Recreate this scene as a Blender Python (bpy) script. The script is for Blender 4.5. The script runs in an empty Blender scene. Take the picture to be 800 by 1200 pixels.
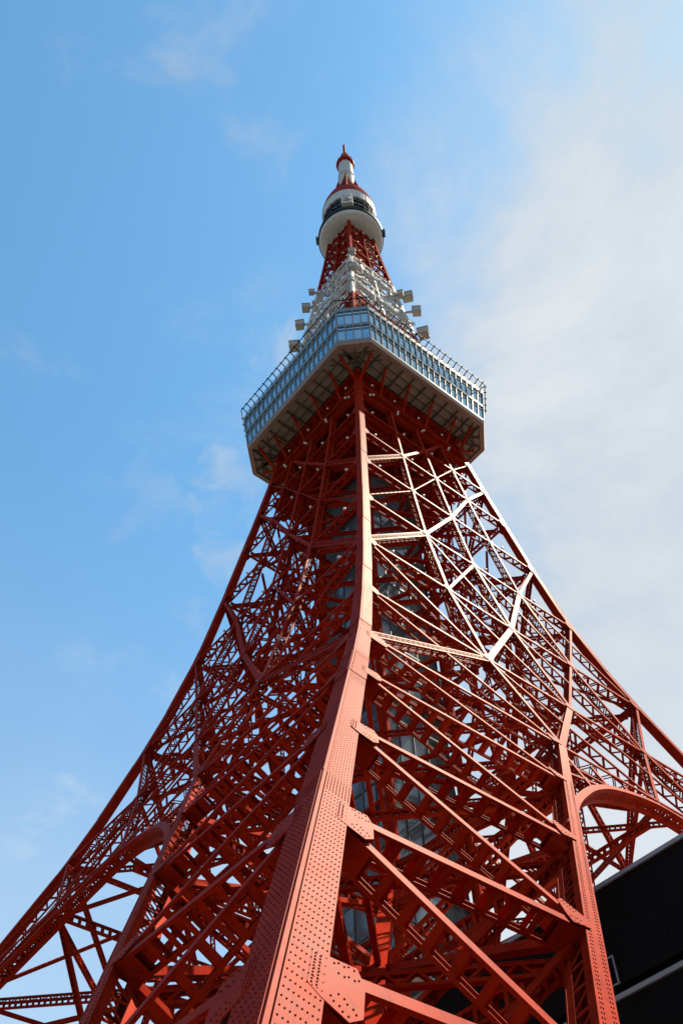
import bpy, math, random
import numpy as np
from mathutils import Vector, Matrix

random.seed(7)
sc = bpy.context.scene
col = sc.collection

# ------------------------------------------------------------------ camera
YAW, PITCH, ROLL = -0.0854930, 0.9347740, -0.0324439
fw = Vector((math.sin(YAW) * math.cos(PITCH), math.cos(YAW) * math.cos(PITCH), math.sin(PITCH)))
r0 = Vector((math.cos(YAW), -math.sin(YAW), 0.0))
u0 = r0.cross(fw)
cr = r0 * math.cos(ROLL) + u0 * math.sin(ROLL)
cu = -r0 * math.sin(ROLL) + u0 * math.cos(ROLL)
cam_data = bpy.data.cameras.new('camera')
cam = bpy.data.objects.new('camera', cam_data)
col.objects.link(cam)
M = Matrix(((cr.x, cu.x, -fw.x, 2.990), (cr.y, cu.y, -fw.y, -90.667), (cr.z, cu.z, -fw.z, 1.7), (0, 0, 0, 1)))
cam.matrix_world = M
cam_data.sensor_fit = 'VERTICAL'
cam_data.sensor_height = 36.0
cam_data.lens = 1112.9 / 1200.0 * 36.0
cam_data.clip_start = 0.1
cam_data.clip_end = 20000
sc.camera = cam

# ------------------------------------------------------------------ sky and sun
SUN = Vector((0.435, 0.25, 0.865)).normalized()
ELEV = math.asin(SUN.z)
AZ = math.atan2(SUN.x, SUN.y)
world = bpy.data.worlds.new('World')
sc.world = world
world.use_nodes = True
wn = world.node_tree
wn.nodes.clear()
def wnode(t, **kw):
    n = wn.nodes.new(t)
    for k, v in kw.items():
        setattr(n, k, v)
    return n
def wl(a, b): wn.links.new(a, b)
out = wnode('ShaderNodeOutputWorld')
bg = wnode('ShaderNodeBackground')
bg.inputs[1].default_value = 0.05
sky = wnode('ShaderNodeTexSky', sky_type='NISHITA', sun_disc=False)
sky.sun_elevation = ELEV
sky.sun_rotation = AZ
sky.altitude = 40
sky.air_density = 1.0
sky.dust_density = 0.25
sky.ozone_density = 1.0
tc = wnode('ShaderNodeTexCoord')
SCRAPS = [((-0.163, 0.540, 0.826), 4.6, 0.5), ((-0.099, 0.443, 0.891), 3.6, 0.45), ((-0.162, 0.604, 0.780), 4.2, 0.4), ((-0.264, 0.532, 0.804), 6.0, 0.18), ((0.060, 0.446, 0.893), 3.6, 0.35), ((-0.305, 0.676, 0.671), 7.0, 0.2)]
# cloud layer: noise over the direction, thickening towards one side of the sky
n1 = wnode('ShaderNodeTexNoise', noise_dimensions='3D')
n1.inputs['Scale'].default_value = 2.2
n1.inputs['Detail'].default_value = 10.0
n1.inputs['Roughness'].default_value = 0.64
n1.inputs['Distortion'].default_value = 0.35
mp = wnode('ShaderNodeMapping')
mp.inputs['Location'].default_value = (2.3, 9.2, 6.4)
mp.inputs['Scale'].default_value = (1.0, 1.0, 1.3)
wl(tc.outputs['Generated'], mp.inputs['Vector'])
wl(mp.outputs[0], n1.inputs['Vector'])
dot = wnode('ShaderNodeVectorMath', operation='DOT_PRODUCT')
dot.inputs[1].default_value = Vector((0.95, 0.18, -0.14))
wl(tc.outputs['Generated'], dot.inputs[0])
rmp = wnode('ShaderNodeMapRange', interpolation_type='SMOOTHSTEP')
rmp.inputs['From Min'].default_value = -0.42
rmp.inputs['From Max'].default_value = 0.34
rmp.inputs['To Min'].default_value = -0.22
rmp.inputs['To Max'].default_value = 0.36
wl(dot.outputs['Value'], rmp.inputs['Value'])
addn = wnode('ShaderNodeMath', operation='ADD')
ncon = wnode('ShaderNodeMath', operation='MULTIPLY_ADD')
ncon.inputs[1].default_value = 1.5; ncon.inputs[2].default_value = -0.25
wl(n1.outputs['Fac'], ncon.inputs[0])
wl(ncon.outputs[0], addn.inputs[0]); wl(rmp.outputs[0], addn.inputs[1])
cr1 = wnode('ShaderNodeMapRange', interpolation_type='SMOOTHSTEP')
cr1.inputs['From Min'].default_value = 0.33
cr1.inputs['From Max'].default_value = 0.84
cr1.inputs['To Min'].default_value = 0.0
cr1.inputs['To Max'].default_value = 0.9
wl(addn.outputs[0], cr1.inputs['Value'])
mixc = wnode('ShaderNodeMix', data_type='RGBA')
cmix = wnode('ShaderNodeMix', data_type='RGBA')
cmix.inputs[6].default_value = (3.2, 3.5, 3.8, 1); cmix.inputs[7].default_value = (4.35, 4.45, 4.5, 1)
cmr = wnode('ShaderNodeMapRange'); cmr.inputs['From Min'].default_value = 0.38; cmr.inputs['From Max'].default_value = 0.62
wl(n1.outputs['Fac'], cmr.inputs['Value']); wl(cmr.outputs[0], cmix.inputs[0]); wl(cmix.outputs[2], mixc.inputs[7])
tint = wnode('ShaderNodeMix', data_type='RGBA', blend_type='MULTIPLY')
tint.inputs[0].default_value = 1.0
tint.inputs[7].default_value = (0.85, 1.34, 1.34, 1)
wl(sky.outputs[0], tint.inputs[6])
# small torn puffs all over the sky
n3 = wnode('ShaderNodeTexNoise', noise_dimensions='3D')
n3.inputs['Scale'].default_value = 5.5
n3.inputs['Detail'].default_value = 6.0
n3.inputs['Roughness'].default_value = 0.6
n3.inputs['Distortion'].default_value = 0.5
mp3 = wnode('ShaderNodeMapping')
mp3.inputs['Location'].default_value = (4.9, 0.1, 3.0)
wl(tc.outputs['Generated'], mp3.inputs['Vector']); wl(mp3.outputs[0], n3.inputs['Vector'])
cr3 = wnode('ShaderNodeMapRange', interpolation_type='SMOOTHSTEP')
cr3.inputs['From Min'].default_value = 0.55
cr3.inputs['From Max'].default_value = 0.80
cr3.inputs['To Max'].default_value = 0.42
wl(n3.outputs['Fac'], cr3.inputs['Value'])
mxm = wnode('ShaderNodeMath', operation='MAXIMUM')
wl(cr1.outputs[0], mxm.inputs[0]); wl(cr3.outputs[0], mxm.inputs[1])
last = mxm.outputs[0]
# a few torn cumulus scraps drifting beside the tower
n4 = wnode('ShaderNodeTexNoise', noise_dimensions='3D')
n4.inputs['Scale'].default_value = 17.0; n4.inputs['Detail'].default_value = 6.0; n4.inputs['Roughness'].default_value = 0.6; n4.inputs['Distortion'].default_value = 0.6
wl(tc.outputs['Generated'], n4.inputs['Vector'])
for dv_, rad, amt in SCRAPS:
    dn = wnode('ShaderNodeVectorMath', operation='DOT_PRODUCT'); dn.inputs[1].default_value = Vector(dv_).normalized()
    wl(tc.outputs['Generated'], dn.inputs[0])
    fo = wnode('ShaderNodeMapRange', interpolation_type='SMOOTHSTEP')
    fo.inputs['From Min'].default_value = math.cos(math.radians(rad)); fo.inputs['From Max'].default_value = math.cos(math.radians(rad * 0.15))
    fo.inputs['To Min'].default_value = -0.40; fo.inputs['To Max'].default_value = 0.06
    wl(dn.outputs['Value'], fo.inputs['Value'])
    ad = wnode('ShaderNodeMath', operation='ADD'); wl(n4.outputs['Fac'], ad.inputs[0]); wl(fo.outputs[0], ad.inputs[1])
    mr = wnode('ShaderNodeMapRange', interpolation_type='SMOOTHSTEP')
    mr.inputs['From Min'].default_value = 0.38; mr.inputs['From Max'].default_value = 0.78; mr.inputs['To Max'].default_value = amt
    wl(ad.outputs[0], mr.inputs['Value'])
    mm = wnode('ShaderNodeMath', operation='MAXIMUM'); wl(last, mm.inputs[0]); wl(mr.outputs[0], mm.inputs[1]); last = mm.outputs[0]
# haze towards the horizon
sep = wnode('ShaderNodeSeparateXYZ'); wl(tc.outputs['Generated'], sep.inputs[0])
hz = wnode('ShaderNodeMapRange', interpolation_type='SMOOTHSTEP')
hz.inputs['From Min'].default_value = 0.86; hz.inputs['From Max'].default_value = 0.20; hz.inputs['To Min'].default_value = 0.0; hz.inputs['To Max'].default_value = 0.6
wl(sep.outputs[2], hz.inputs['Value'])
hm = wnode('ShaderNodeMath', operation='MAXIMUM'); wl(last, hm.inputs[0]); wl(hz.outputs[0], hm.inputs[1]); last = hm.outputs[0]
wl(last, mixc.inputs[0]); wl(tint.outputs[2], mixc.inputs[6])
wl(mixc.outputs[2], bg.inputs[0]); wl(bg.outputs[0], out.inputs[0])

sun_l = bpy.data.lights.new('sun', 'SUN')
sun_l.energy = 5.0
sun_l.angle = math.radians(0.53)
sun_l.color = (1.0, 0.89, 0.67)
sun_o = bpy.data.objects.new('sun', sun_l)
col.objects.link(sun_o)
sun_o.rotation_euler = SUN.to_track_quat('Z', 'Y').to_euler()
sun_o.location = SUN * 500
sc.view_settings.view_transform = 'Standard'
sc.view_settings.look = 'None'
sc.view_settings.gamma = 1.0
sc.view_settings.exposure = 1.86
sc.view_settings.use_curve_mapping = False

# ------------------------------------------------------------------ materials
def mat(name, c1, c2=None, rough=0.5, scale=1.0, spec=0.5, metallic=0.0, bump=0.0, rvar=0.08, coat=0.0, bscale=None, grime=0.0):
    m = bpy.data.materials.new(name)
    m.use_nodes = True
    nt = m.node_tree
    b = nt.nodes['Principled BSDF']
    b.inputs['Roughness'].default_value = rough
    b.inputs['Metallic'].default_value = metallic
    b.inputs['Specular IOR Level'].default_value = spec
    b.inputs['Coat Weight'].default_value = coat
    b.inputs['Coat Roughness'].default_value = 0.2
    t = nt.nodes.new('ShaderNodeTexCoord')
    n = nt.nodes.new('ShaderNodeTexNoise')
    n.inputs['Scale'].default_value = scale
    n.inputs['Detail'].default_value = 6
    n.inputs['Roughness'].default_value = 0.65
    nt.links.new(t.outputs['Object'], n.inputs['Vector'])
    r = nt.nodes.new('ShaderNodeMapRange')
    r.inputs['From Min'].default_value = 0.3
    r.inputs['From Max'].default_value = 0.7
    nt.links.new(n.outputs['Fac'], r.inputs['Value'])
    mx = nt.nodes.new('ShaderNodeMix')
    mx.data_type = 'RGBA'
    mx.inputs[6].default_value = (*c1, 1)
    mx.inputs[7].default_value = (*(c2 or c1), 1)
    nt.links.new(r.outputs[0], mx.inputs[0])
    if grime:                                  # dirt runs and faded patches
        mpg = nt.nodes.new('ShaderNodeMapping'); mpg.inputs['Scale'].default_value = (3.0, 3.0, 0.35)
        ng = nt.nodes.new('ShaderNodeTexNoise'); ng.inputs['Scale'].default_value = 1.6; ng.inputs['Detail'].default_value = 5
        rg = nt.nodes.new('ShaderNodeMapRange'); rg.inputs['From Min'].default_value = 0.52; rg.inputs['From Max'].default_value = 0.75
        rg.inputs['To Min'].default_value = 0.0; rg.inputs['To Max'].default_value = grime
        mg = nt.nodes.new('ShaderNodeMix'); mg.data_type = 'RGBA'; mg.inputs[7].default_value = (c1[0] * 0.45, c1[1] * 0.6, c1[2] * 0.8, 1)
        nt.links.new(t.outputs['Object'], mpg.inputs['Vector']); nt.links.new(mpg.outputs[0], ng.inputs['Vector'])
        nt.links.new(ng.outputs['Fac'], rg.inputs['Value']); nt.links.new(rg.outputs[0], mg.inputs[0]); nt.links.new(mx.outputs[2], mg.inputs[6])
        nt.links.new(mg.outputs[2], b.inputs['Base Color'])
    else:
        nt.links.new(mx.outputs[2], b.inputs['Base Color'])
    rr = nt.nodes.new('ShaderNodeMapRange')
    rr.inputs['To Min'].default_value = max(0.02, rough - rvar)
    rr.inputs['To Max'].default_value = rough + rvar
    nt.links.new(n.outputs['Fac'], rr.inputs['Value'])
    nt.links.new(rr.outputs[0], b.inputs['Roughness'])
    if bump:
        n2 = nt.nodes.new('ShaderNodeTexNoise')
        n2.inputs['Scale'].default_value = bscale or scale * 6
        n2.inputs['Detail'].default_value = 4
        nt.links.new(t.outputs['Object'], n2.inputs['Vector'])
        bp = nt.nodes.new('ShaderNodeBump')
        bp.inputs['Strength'].default_value = bump
        bp.inputs['Distance'].default_value = 0.02
        nt.links.new(n2.outputs['Fac'], bp.inputs['Height'])
        nt.links.new(bp.outputs[0], b.inputs['Normal'])
    return m

RED = mat('red_paint', (0.166, 0.0074, 0.0026), (0.236, 0.0180, 0.0050), 0.47, 0.7, 0.007, bump=0.10, bscale=1.3, rvar=0.06, grime=0.5)
RIVET = mat('rivet_paint', (0.085, 0.006, 0.002), (0.12, 0.010, 0.0035), 0.8, 2.0, 0.03)
WHITE = mat('white_paint', (0.35, 0.365, 0.39), (0.43, 0.445, 0.47), 0.55, 0.8, 0.15)
DECKFRAME = mat('pale_blue_grey_frame', (0.13, 0.18, 0.235), (0.165, 0.215, 0.27), 0.45, 0.6, 0.06)
FASCIA = mat('brown_fascia', (0.155, 0.10, 0.082), (0.20, 0.13, 0.105), 0.5, 0.8)
SOFFIT = mat('beige_soffit', (0.175, 0.155, 0.135), (0.225, 0.20, 0.175), 0.6, 0.5)
JOIST = mat('grey_joist', (0.07, 0.06, 0.055), (0.10, 0.085, 0.075), 0.6, 0.7, 0.1)
DARKSTEEL = mat('dark_steel', (0.010, 0.011, 0.013), (0.018, 0.018, 0.021), 0.6, 0.9, 0.06)
BLACKWALL = mat('black_cladding', (0.005, 0.004, 0.005), (0.008, 0.006, 0.007), 0.8, 0.3, spec=0.05)
COPING = mat('grey_coping', (0.17, 0.18, 0.22), (0.23, 0.24, 0.28), 0.4, 0.5)
ANTGREY = mat('grey_antenna_cover', (0.24, 0.225, 0.21), (0.31, 0.29, 0.27), 0.6, 0.9, 0.2)
GLOBE = mat('lamp_globe_glass', (0.45, 0.45, 0.44), (0.52, 0.52, 0.51), 0.35, 1.0, 0.3)
PAVING = mat('asphalt', (0.045, 0.046, 0.045), (0.07, 0.07, 0.068), 0.9, 0.15, 0.1)
WARM_BOUNCE = mat('warm_bounce_paving', (0.15, 0.10, 0.062), (0.20, 0.135, 0.09), 0.85, 0.3, 0.15, bump=0.2)  # warm tone chosen for the light it bounces upward
GREYCLAD = mat('dark_grey_cladding', (0.018, 0.02, 0.024), (0.035, 0.038, 0.044), 0.4, 0.6)
MULLION = mat('grey_mullion', (0.06, 0.065, 0.07), (0.09, 0.095, 0.10), 0.5, 0.8, 0.1)
def glass(name, c, rough, spec=0.8, metallic=0.0):
    m = mat(name, c, tuple(x * 1.25 for x in c), rough, 0.35, spec, metallic, rvar=0.02)
    return m
PANE = glass('deck_window_glass', (0.26, 0.42, 0.52), 0.06, 0.8, 0.85)
SHAFTGLASS = glass('shaft_glass', (0.085, 0.11, 0.135), 0.08, 0.5, 0.3)
DARKGLASS = glass('dark_window_glass', (0.010, 0.011, 0.012), 0.2, 0.1)

# ------------------------------------------------------------------ mesh helpers
class MB:
    def __init__(self): self.v = []; self.f = []
    def hexa(self, p):          # 8 points: bottom ring 0-3, top ring 4-7
        o = len(self.v); self.v.extend(tuple(q) for q in p)
        self.f += [(o, o+3, o+2, o+1), (o+4, o+5, o+6, o+7), (o, o+1, o+5, o+4), (o+1, o+2, o+6, o+5),
                   (o+2, o+3, o+7, o+6), (o+3, o, o+4, o+7)]
    def bar(self, a, b, wd, w, td, t):
        """beam from a to b; wd/td unit vectors, w/t full sizes"""
        x = wd * (w / 2); y = td * (t / 2)
        self.hexa([a - x - y, a + x - y, a + x + y, a - x + y, b - x - y, b + x - y, b + x + y, b - x + y])
    def prism(self, pts, ext):
        o = len(self.v); n = len(pts)
        self.v.extend(tuple(p) for p in pts); self.v.extend(tuple(p + ext) for p in pts)
        self.f.append(tuple(o + i for i in reversed(range(n))))
        self.f.append(tuple(o + n + i for i in range(n)))
        for i in range(n):
            j = (i + 1) % n
            self.f.append((o + i, o + j, o + n + j, o + n + i))
    def box(self, c, sx, sy, sz, rz=0.0):
        ca, sa = math.cos(rz), math.sin(rz)
        X = Vector((ca, sa, 0)) * sx / 2; Y = Vector((-sa, ca, 0)) * sy / 2; Z = Vector((0, 0, sz / 2)); c = Vector(c)
        self.hexa([c-X-Y-Z, c+X-Y-Z, c+X+Y-Z, c-X+Y-Z, c-X-Y+Z, c+X-Y+Z, c+X+Y+Z, c-X+Y+Z])
    def lathe(self, prof, n=24, c=(0, 0, 0), axis=None):
        """profile [(r,z)] revolved round z (or a given axis)"""
        c = Vector(c); o = len(self.v)
        if axis is None: X, Y, Z = Vector((1, 0, 0)), Vector((0, 1, 0)), Vector((0, 0, 1))
        else:
            Z = axis.normalized(); X = Z.orthogonal().normalized(); Y = Z.cross(X)
        for r, z in prof:
            for i in range(n):
                a = 2 * math.pi * i / n
                self.v.append(tuple(c + X * (r * math.cos(a)) + Y * (r * math.sin(a)) + Z * z))
        for k in range(len(prof) - 1):
            for i in range(n):
                j = (i + 1) % n
                self.f.append((o + k*n + i, o + k*n + j, o + (k+1)*n + j, o + (k+1)*n + i))
        self.f.append(tuple(o + i for i in reversed(range(n))))
        self.f.append(tuple(o + (len(prof)-1)*n + i for i in range(n)))
    def rivet(self, p, n, r=0.036, h=0.028):
        a = n.orthogonal().normalized(); b = n.cross(a); o = len(self.v)
        for rr, hh in ((r, 0.0), (r * 0.62, h)):
            for i in range(6):
                t = math.pi * i / 3
                self.v.append(tuple(p + a * (rr * math.cos(t)) + b * (rr * math.sin(t)) + n * hh))
        for i in range(6):
            j = (i + 1) % 6
            self.f.append((o + i, o + j, o + 6 + j, o + 6 + i))
        self.f.append(tuple(o + 6 + i for i in range(6)))
    def build(self, name, m, parent=None, smooth=False, kind=None):
        me = bpy.data.meshes.new(name)
        me.from_pydata(self.v, [], self.f)
        me.materials.append(m)
        if smooth:
            for p in me.polygons: p.use_smooth = True
        return link(name, me, parent, kind)

def link(name, me, parent=None, kind=None):
    o = bpy.data.objects.new(name, me)
    col.objects.link(o)
    if parent is not None: o.parent = parent
    if kind: o['kind'] = kind
    return o

def thing(name, label, cat, loc=(0, 0, 0)):
    o = bpy.data.objects.new(name, None)
    o.location = loc
    o['label'] = label; o['category'] = cat
    col.objects.link(o)
    return o

def rot_copy(o, k, parent=None):
    c = o.copy(); col.objects.link(c)
    c.parent = parent if parent is not None else o.parent
    c.rotation_euler = (0, 0, o.rotation_euler.z + k * math.pi / 2)
    return c

def hull2(pts):
    pts = sorted(set((round(a, 4), round(b, 4)) for a, b in pts))
    def half(ps):
        h = []
        for p in ps:
            while len(h) > 1 and (h[-1][0]-h[-2][0])*(p[1]-h[-2][1]) - (h[-1][1]-h[-2][1])*(p[0]-h[-2][0]) <= 0: h.pop()
            h.append(p)
        return h
    a = half(pts); b = half(pts[::-1])
    return a[:-1] + b[:-1]

# ------------------------------------------------------------------ tower profile
KN = np.array([5., 20, 35, 51, 64, 78, 92, 105, 118, 135])
DV = np.array([76.99, 66.09, 55.06, 43.63, 36.27, 30.2, 25.42, 22.33, 19.64, 16.34])
MG = np.gradient(DV, KN)
def dz(z):
    i = int(np.clip(np.searchsorted(KN, z) - 1, 0, len(KN) - 2)); h = KN[i+1] - KN[i]; t = (z - KN[i]) / h; te = min(max(t, 0), 1)
    v = (2*te**3-3*te**2+1)*DV[i] + (te**3-2*te**2+te)*h*MG[i] + (-2*te**3+3*te**2)*DV[i+1] + (te**3-te**2)*h*MG[i+1]
    if t > 1: v += (t-1)*h*MG[i+1]
    if t < 0: v += t*h*MG[i]
    return float(v)
S2 = math.sqrt(2)
TS = Vector((1, 1, 0)) / S2                      # along the right-hand face, corner to corner
NH = Vector((1, -1, 0)) / S2                     # its outward side
ZU = Vector((0, 0, 1))
def fnorm(z):
    sl = (dz(z + 1) - dz(z - 1)) / 2 / S2
    return (NH - ZU * sl).normalized()
def fup(z):
    return TS.cross(fnorm(z)).normalized() * (-1 if TS.cross(fnorm(z)).z < 0 else 1)
def FP(s, z, off=0.0):
    d = dz(z)
    return Vector((s * d, -(1 - s) * d, z)) + fnorm(z) * off
LOW = [0.4, 4.6, 11.3, 19.0, 28.0, 39.0, 49.8]
UP = [49.8, 64.0, 79.0, 93.5, 105.7, 117.0, 126.0, 134.0]
def tA(z): return 6.35 + 0.2745 * z
def sA(z):
    if z <= 49.9: return tA(z) / (dz(z) * S2)
    if z < 79: return 0.322 - (0.322 - 0.272) * min(1, (z - 49.8) / 20)
    return 0.272
def sCol(c, z): return {'N': 0.0, 'A': sA(z), 'B': 0.5, 'C': 1 - sA(z), 'R': 1.0}[c]

# ------------------------------------------------------------------ ground and the dark block
g = MB()
g.prism([Vector((-3000, -3000, -0.3)), Vector((3000, -3000, -0.3)), Vector((3000, 3000, -0.3)), Vector((-3000, 3000, -0.3))], Vector((0, 0, 0.3)))
go = g.build('ground', PAVING); go['kind'] = 'structure'
g = MB(); g.lathe([(96.0, -0.2), (96.0, 0.12)], 64); po = g.build('bounce_pavement', WARM_BOUNCE); po['kind'] = 'structure'  # unseen paving disc, added to bounce warm light onto the lower lattice

tower = thing('lattice_tower', 'red and white steel lattice tower with a glazed observation deck and antenna mast', 'tower')

# ------------------------------------------------------------------ built-up members
def frame(p0, p1, n):
    u = (p1 - p0); L = u.length; u = u / L
    nn = (n - u * n.dot(u)).normalized()
    b = u.cross(nn)
    return u, L, nn, b
def member(mb, p0, p1, n, w, depth, style='zig', t=0.04, pitch=None, lace=0.10, lip=0.10):
    u, L, nn, b = frame(p0, p1, n)
    if style == 'open':                       # laced outer face
        for dd in (0, -depth):
            for s in (-1, 1):
                e = b * (s * (w / 2 - 0.07)) + nn * (dd - t / 2)
                mb.bar(p0 + e, p1 + e, b, 0.14, nn, t)
            k = max(3, int(L / (w * 0.62)))
            for i in range(k):
                a0 = p0 + u * (L * i / k) + nn * (dd - t * 0.8); a1 = p0 + u * (L * (i + 1) / k) + nn * (dd - t * 0.8)
                s = 1 if i % 2 else -1
                x = b * (s * (w / 2 - 0.08))
                q0, q1 = a0 + x, a1 - x
                du = (q1 - q0).normalized()
                mb.bar(q0, q1, nn.cross(du), 0.09, nn, 0.03)
                if w > 0.6:
                    q0, q1 = a0 - x - nn * 0.034, a1 + x - nn * 0.034
                    du = (q1 - q0).normalized()
                    mb.bar(q0, q1, nn.cross(du), 0.09, nn, 0.03)
    else:
        for dd in (0, -depth):
            mb.bar(p0 + nn * (dd - t / 2), p1 + nn * (dd - t / 2), b, w, nn, t)
    for s in (-1, 1):
        x = b * (s * (w / 2 - 0.03))
        if style == 'solid':
            mb.bar(p0 + x * 0.9 - nn * (depth / 2), p1 + x * 0.9 - nn * (depth / 2), b, 0.03, nn, depth - 2 * t)
            continue
        if lip:
            for dd in (-t - lip / 2 - 0.001, -depth + lip / 2 + 0.001):
                mb.bar(p0 + x + nn * dd, p1 + x + nn * dd, b, 0.03, nn, lip)
        if style in ('zig', 'open'):
            k = max(3, int(round(L / (pitch or depth * 1.05))))
            for i in range(k):
                a0 = p0 + u * (L * i / k); a1 = p0 + u * (L * (i + 1) / k)
                top, bot = -nn * t, -nn * (depth - t)
                q0, q1 = (a0 + top, a1 + bot) if i % 2 else (a0 + bot, a1 + top)
                q0 = q0 + x * 0.93; q1 = q1 + x * 0.93
                du = (q1 - q0).normalized()
                mb.bar(q0, q1, b.cross(du), lace, b, 0.025)
        elif style == 'batten':
            k = max(3, int(round(L / (pitch or depth * 0.98))))
            for i in range(k + 1):
                a = p0 + u * (L * (i + 0.0) / k)
                wv = depth * 0.27
                if 0 < i < k: mb.bar(a + x * 0.93 - nn * t, a + x * 0.93 - nn * (depth - t), u, wv, b, 0.025)
                else: mb.bar(a + u * (0.45 if i == 0 else -0.45) + x * 0.93 - nn * t, a + u * (0.45 if i == 0 else -0.45) + x * 0.93 - nn * (depth - t), u, 0.9, b, 0.025)
            # fillets that make the holes taper
            for i in range(k):
                a0 = p0 + u * (L * (i + 0.12) / k); a1 = p0 + u * (L * (i + 0.5) / k)
                if i % 2: a0, a1 = p0 + u * (L * (i + 0.88) / k), a1
                q0 = a0 + x * 0.90 - nn * t; q1 = a1 + x * 0.90 - nn * (depth * 0.55)
                du = (q1 - q0).normalized()

def mk(name, p0, p1, n, w, depth, style='zig', parent=None, trim=(0.3, 0.3), m=RED, **kw):
    u = (p1 - p0).normalized()
    b = MB(); member(b, p0 + u * trim[0], p1 - u * trim[1], n, w, depth, style, **kw)
    return b.build(name, m, parent or tower)

def legw(z):                                      # side of the corner leg's box
    return float(np.interp(z, [0, 8, 30, 50, 93, 140], [1.08, 1.08, 1.07, 1.08, 1.05, 0.96]))
def offo(z):                                      # outer faces lie flush with the leg's outer plates
    return legw(z) / 2 - 0.03

face = []                                         # objects of one face, copied to the other three
def F(name, c0, z0, c1, z1, w, depth, style, off, trim=(0.3, 0.3), **kw):
    p0 = FP(sCol(c0, z0), z0, offo(z0) + off); p1 = FP(sCol(c1, z1), z1, offo(z1) + off)
    n = fnorm((z0 + z1) / 2)
    o = mk(name, p0, p1, n, w, depth, style, trim=trim, **kw); face.append(o); return o
OL, OD, OE, OC = -0.05, -0.085, -0.12, -0.02       # level / rising / falling / column offsets
# lower feet: level girders and falling braces
for k in range(1, len(LOW) - 1):
    z = LOW[k]
    for a, b in (('N', 'A'), ('R', 'C')):
        F('level_girder', a, z, b, z, 0.42, 1.05, 'batten', OL, (0.75, 0.5))
        F('diagonal_brace', a, z, b, LOW[k-1], 0.40, 0.98, 'batten', OD, (0.95, 0.7))
for a, b in (('N', 'A'), ('R', 'C')):
    F('level_girder', a, 49.8, b, 49.8, 0.44, 1.1, 'zig', OL, (0.7, 0.5), lace=0.14)
    F('diagonal_brace', a, 49.8, b, 39.0, 0.42, 1.0, 'batten', OD, (0.95, 0.7))
F('level_girder', 'A', 49.8, 'B', 49.8, 0.40, 1.0, 'zig', OL, (0.5, 0.1))
F('level_girder', 'B', 49.8, 'C', 49.8, 0.40, 1.0, 'zig', OL, (0.1, 0.5))
# columns
for k in range(len(LOW) - 1):
    for c in 'AC':
        F('face_column', c, LOW[k], c, LOW[k+1], 0.70, 1.35, 'zig', OC, (0.0, 0.0), lace=0.19, pitch=0.85, lip=0.33, t=0.06)
for k in range(len(UP) - 1):
    for c in 'ABC':
        if c == 'B' and k == 0: continue
        w = 0.46 if UP[k] < 90 else 0.36
        F('face_column', c, UP[k], c, UP[k+1], w, 0.9, 'zig', OC, (0.0, 0.0), lace=0.16, pitch=0.7, lip=0.15)
# upper levels
chain = 'NABCR'
for k in range(1, len(UP)):
    z = UP[k]
    for i in range(4):
        w = 0.40 if z < 90 else 0.34
        tr = (0.6 if i == 0 else 0.26, 0.6 if i == 3 else 0.26)
        F('level_girder', chain[i], z, chain[i+1], z, w, 1.15 if z < 90 else 0.95, 'zig', OL, tr, lace=0.19, lip=0.15, pitch=0.9)
# braces: two families, one rising each way; the strong ones form the bent bands across the face
strong = {49.8: 1, 79.0: 1, 105.7: 1, 39.0: 1}
allz = [28.0, 39.0] + UP
for fam, names in ((0, chain), (1, chain[::-1])):
    for i0 in range(-4, len(UP)):
        for j in range(4):
            i = i0 + j
            if i < 0 or i + 1 >= len(UP): continue
            z0, z1 = UP[i], UP[i+1]
            start = (UP[i0] if i0 >= 0 else {-1: 39.0}.get(i0, 0))
            st = start in strong and not (start == 39.0 and j != 1)
            if j == 0 and start == 64.0: continue
            if fam == 1: st = False
            if fam == 1 and j == 3 and z0 == 79.0: continue
            if not st and z0 >= 93.0 and not (fam == 0 and start == 93.5): continue
            if st:
                w, sty = (0.78, 'open') if j == 0 else (0.66 if z0 < 90 else 0.46, 'zig')
                F('band_brace', names[j], z0, names[j+1], z1, w, 0.7, sty, OD + 0.015, (0.6 if j == 0 else 0.2, 0.6 if j == 3 else 0.2))
            else:
                w = 0.34 if z0 < 90 else 0.14
                F('diagonal_brace', names[j], z0, names[j+1], z1, w, 0.85 if z0 < 90 else 0.25, 'zig', OD if fam == 0 else OE, (0.9 if j == 0 else 0.3, 0.9 if j == 3 else 0.3), lace=0.15, pitch=0.75, lip=0.12)
# heavy ring girders under the deck
for z, w in ((134.0, 1.0), (138.6, 1.3)):
    o = F('ring_girder', 'N', z, 'R', z, w, 0.7, 'solid', -0.25, (0.45, 0.45))
# arch
arch_pts = [(0.180, 30.5), (0.195, 32.6), (0.223, 35.9), (0.264, 39.5), (0.302, 42.2), (0.346, 44.6), (0.382, 46.0), (0.417, 47.1), (0.458, 48.1), (0.5, 48.6)]
arch_pts = arch_pts + [(1 - s, z) for s, z in arch_pts[-2::-1]]
dense = []
AP = [(2*arch_pts[0][0]-arch_pts[1][0], 2*arch_pts[0][1]-arch_pts[1][1])] + arch_pts + [(2*arch_pts[-1][0]-arch_pts[-2][0], 2*arch_pts[-1][1]-arch_pts[-2][1])]
for k in range(1, len(AP) - 2):
    for i in range(4):
        t = i / 4
        dense.append(tuple(0.5 * (2*AP[k][c] + (AP[k+1][c]-AP[k-1][c])*t + (2*AP[k-1][c]-5*AP[k][c]+4*AP[k+1][c]-AP[k+2][c])*t*t + (3*AP[k][c]-AP[k-1][c]-3*AP[k+1][c]+AP[k+2][c])*t**3) for c in (0, 1)))
dense.append(arch_pts[-1])
ab = MB()
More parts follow.
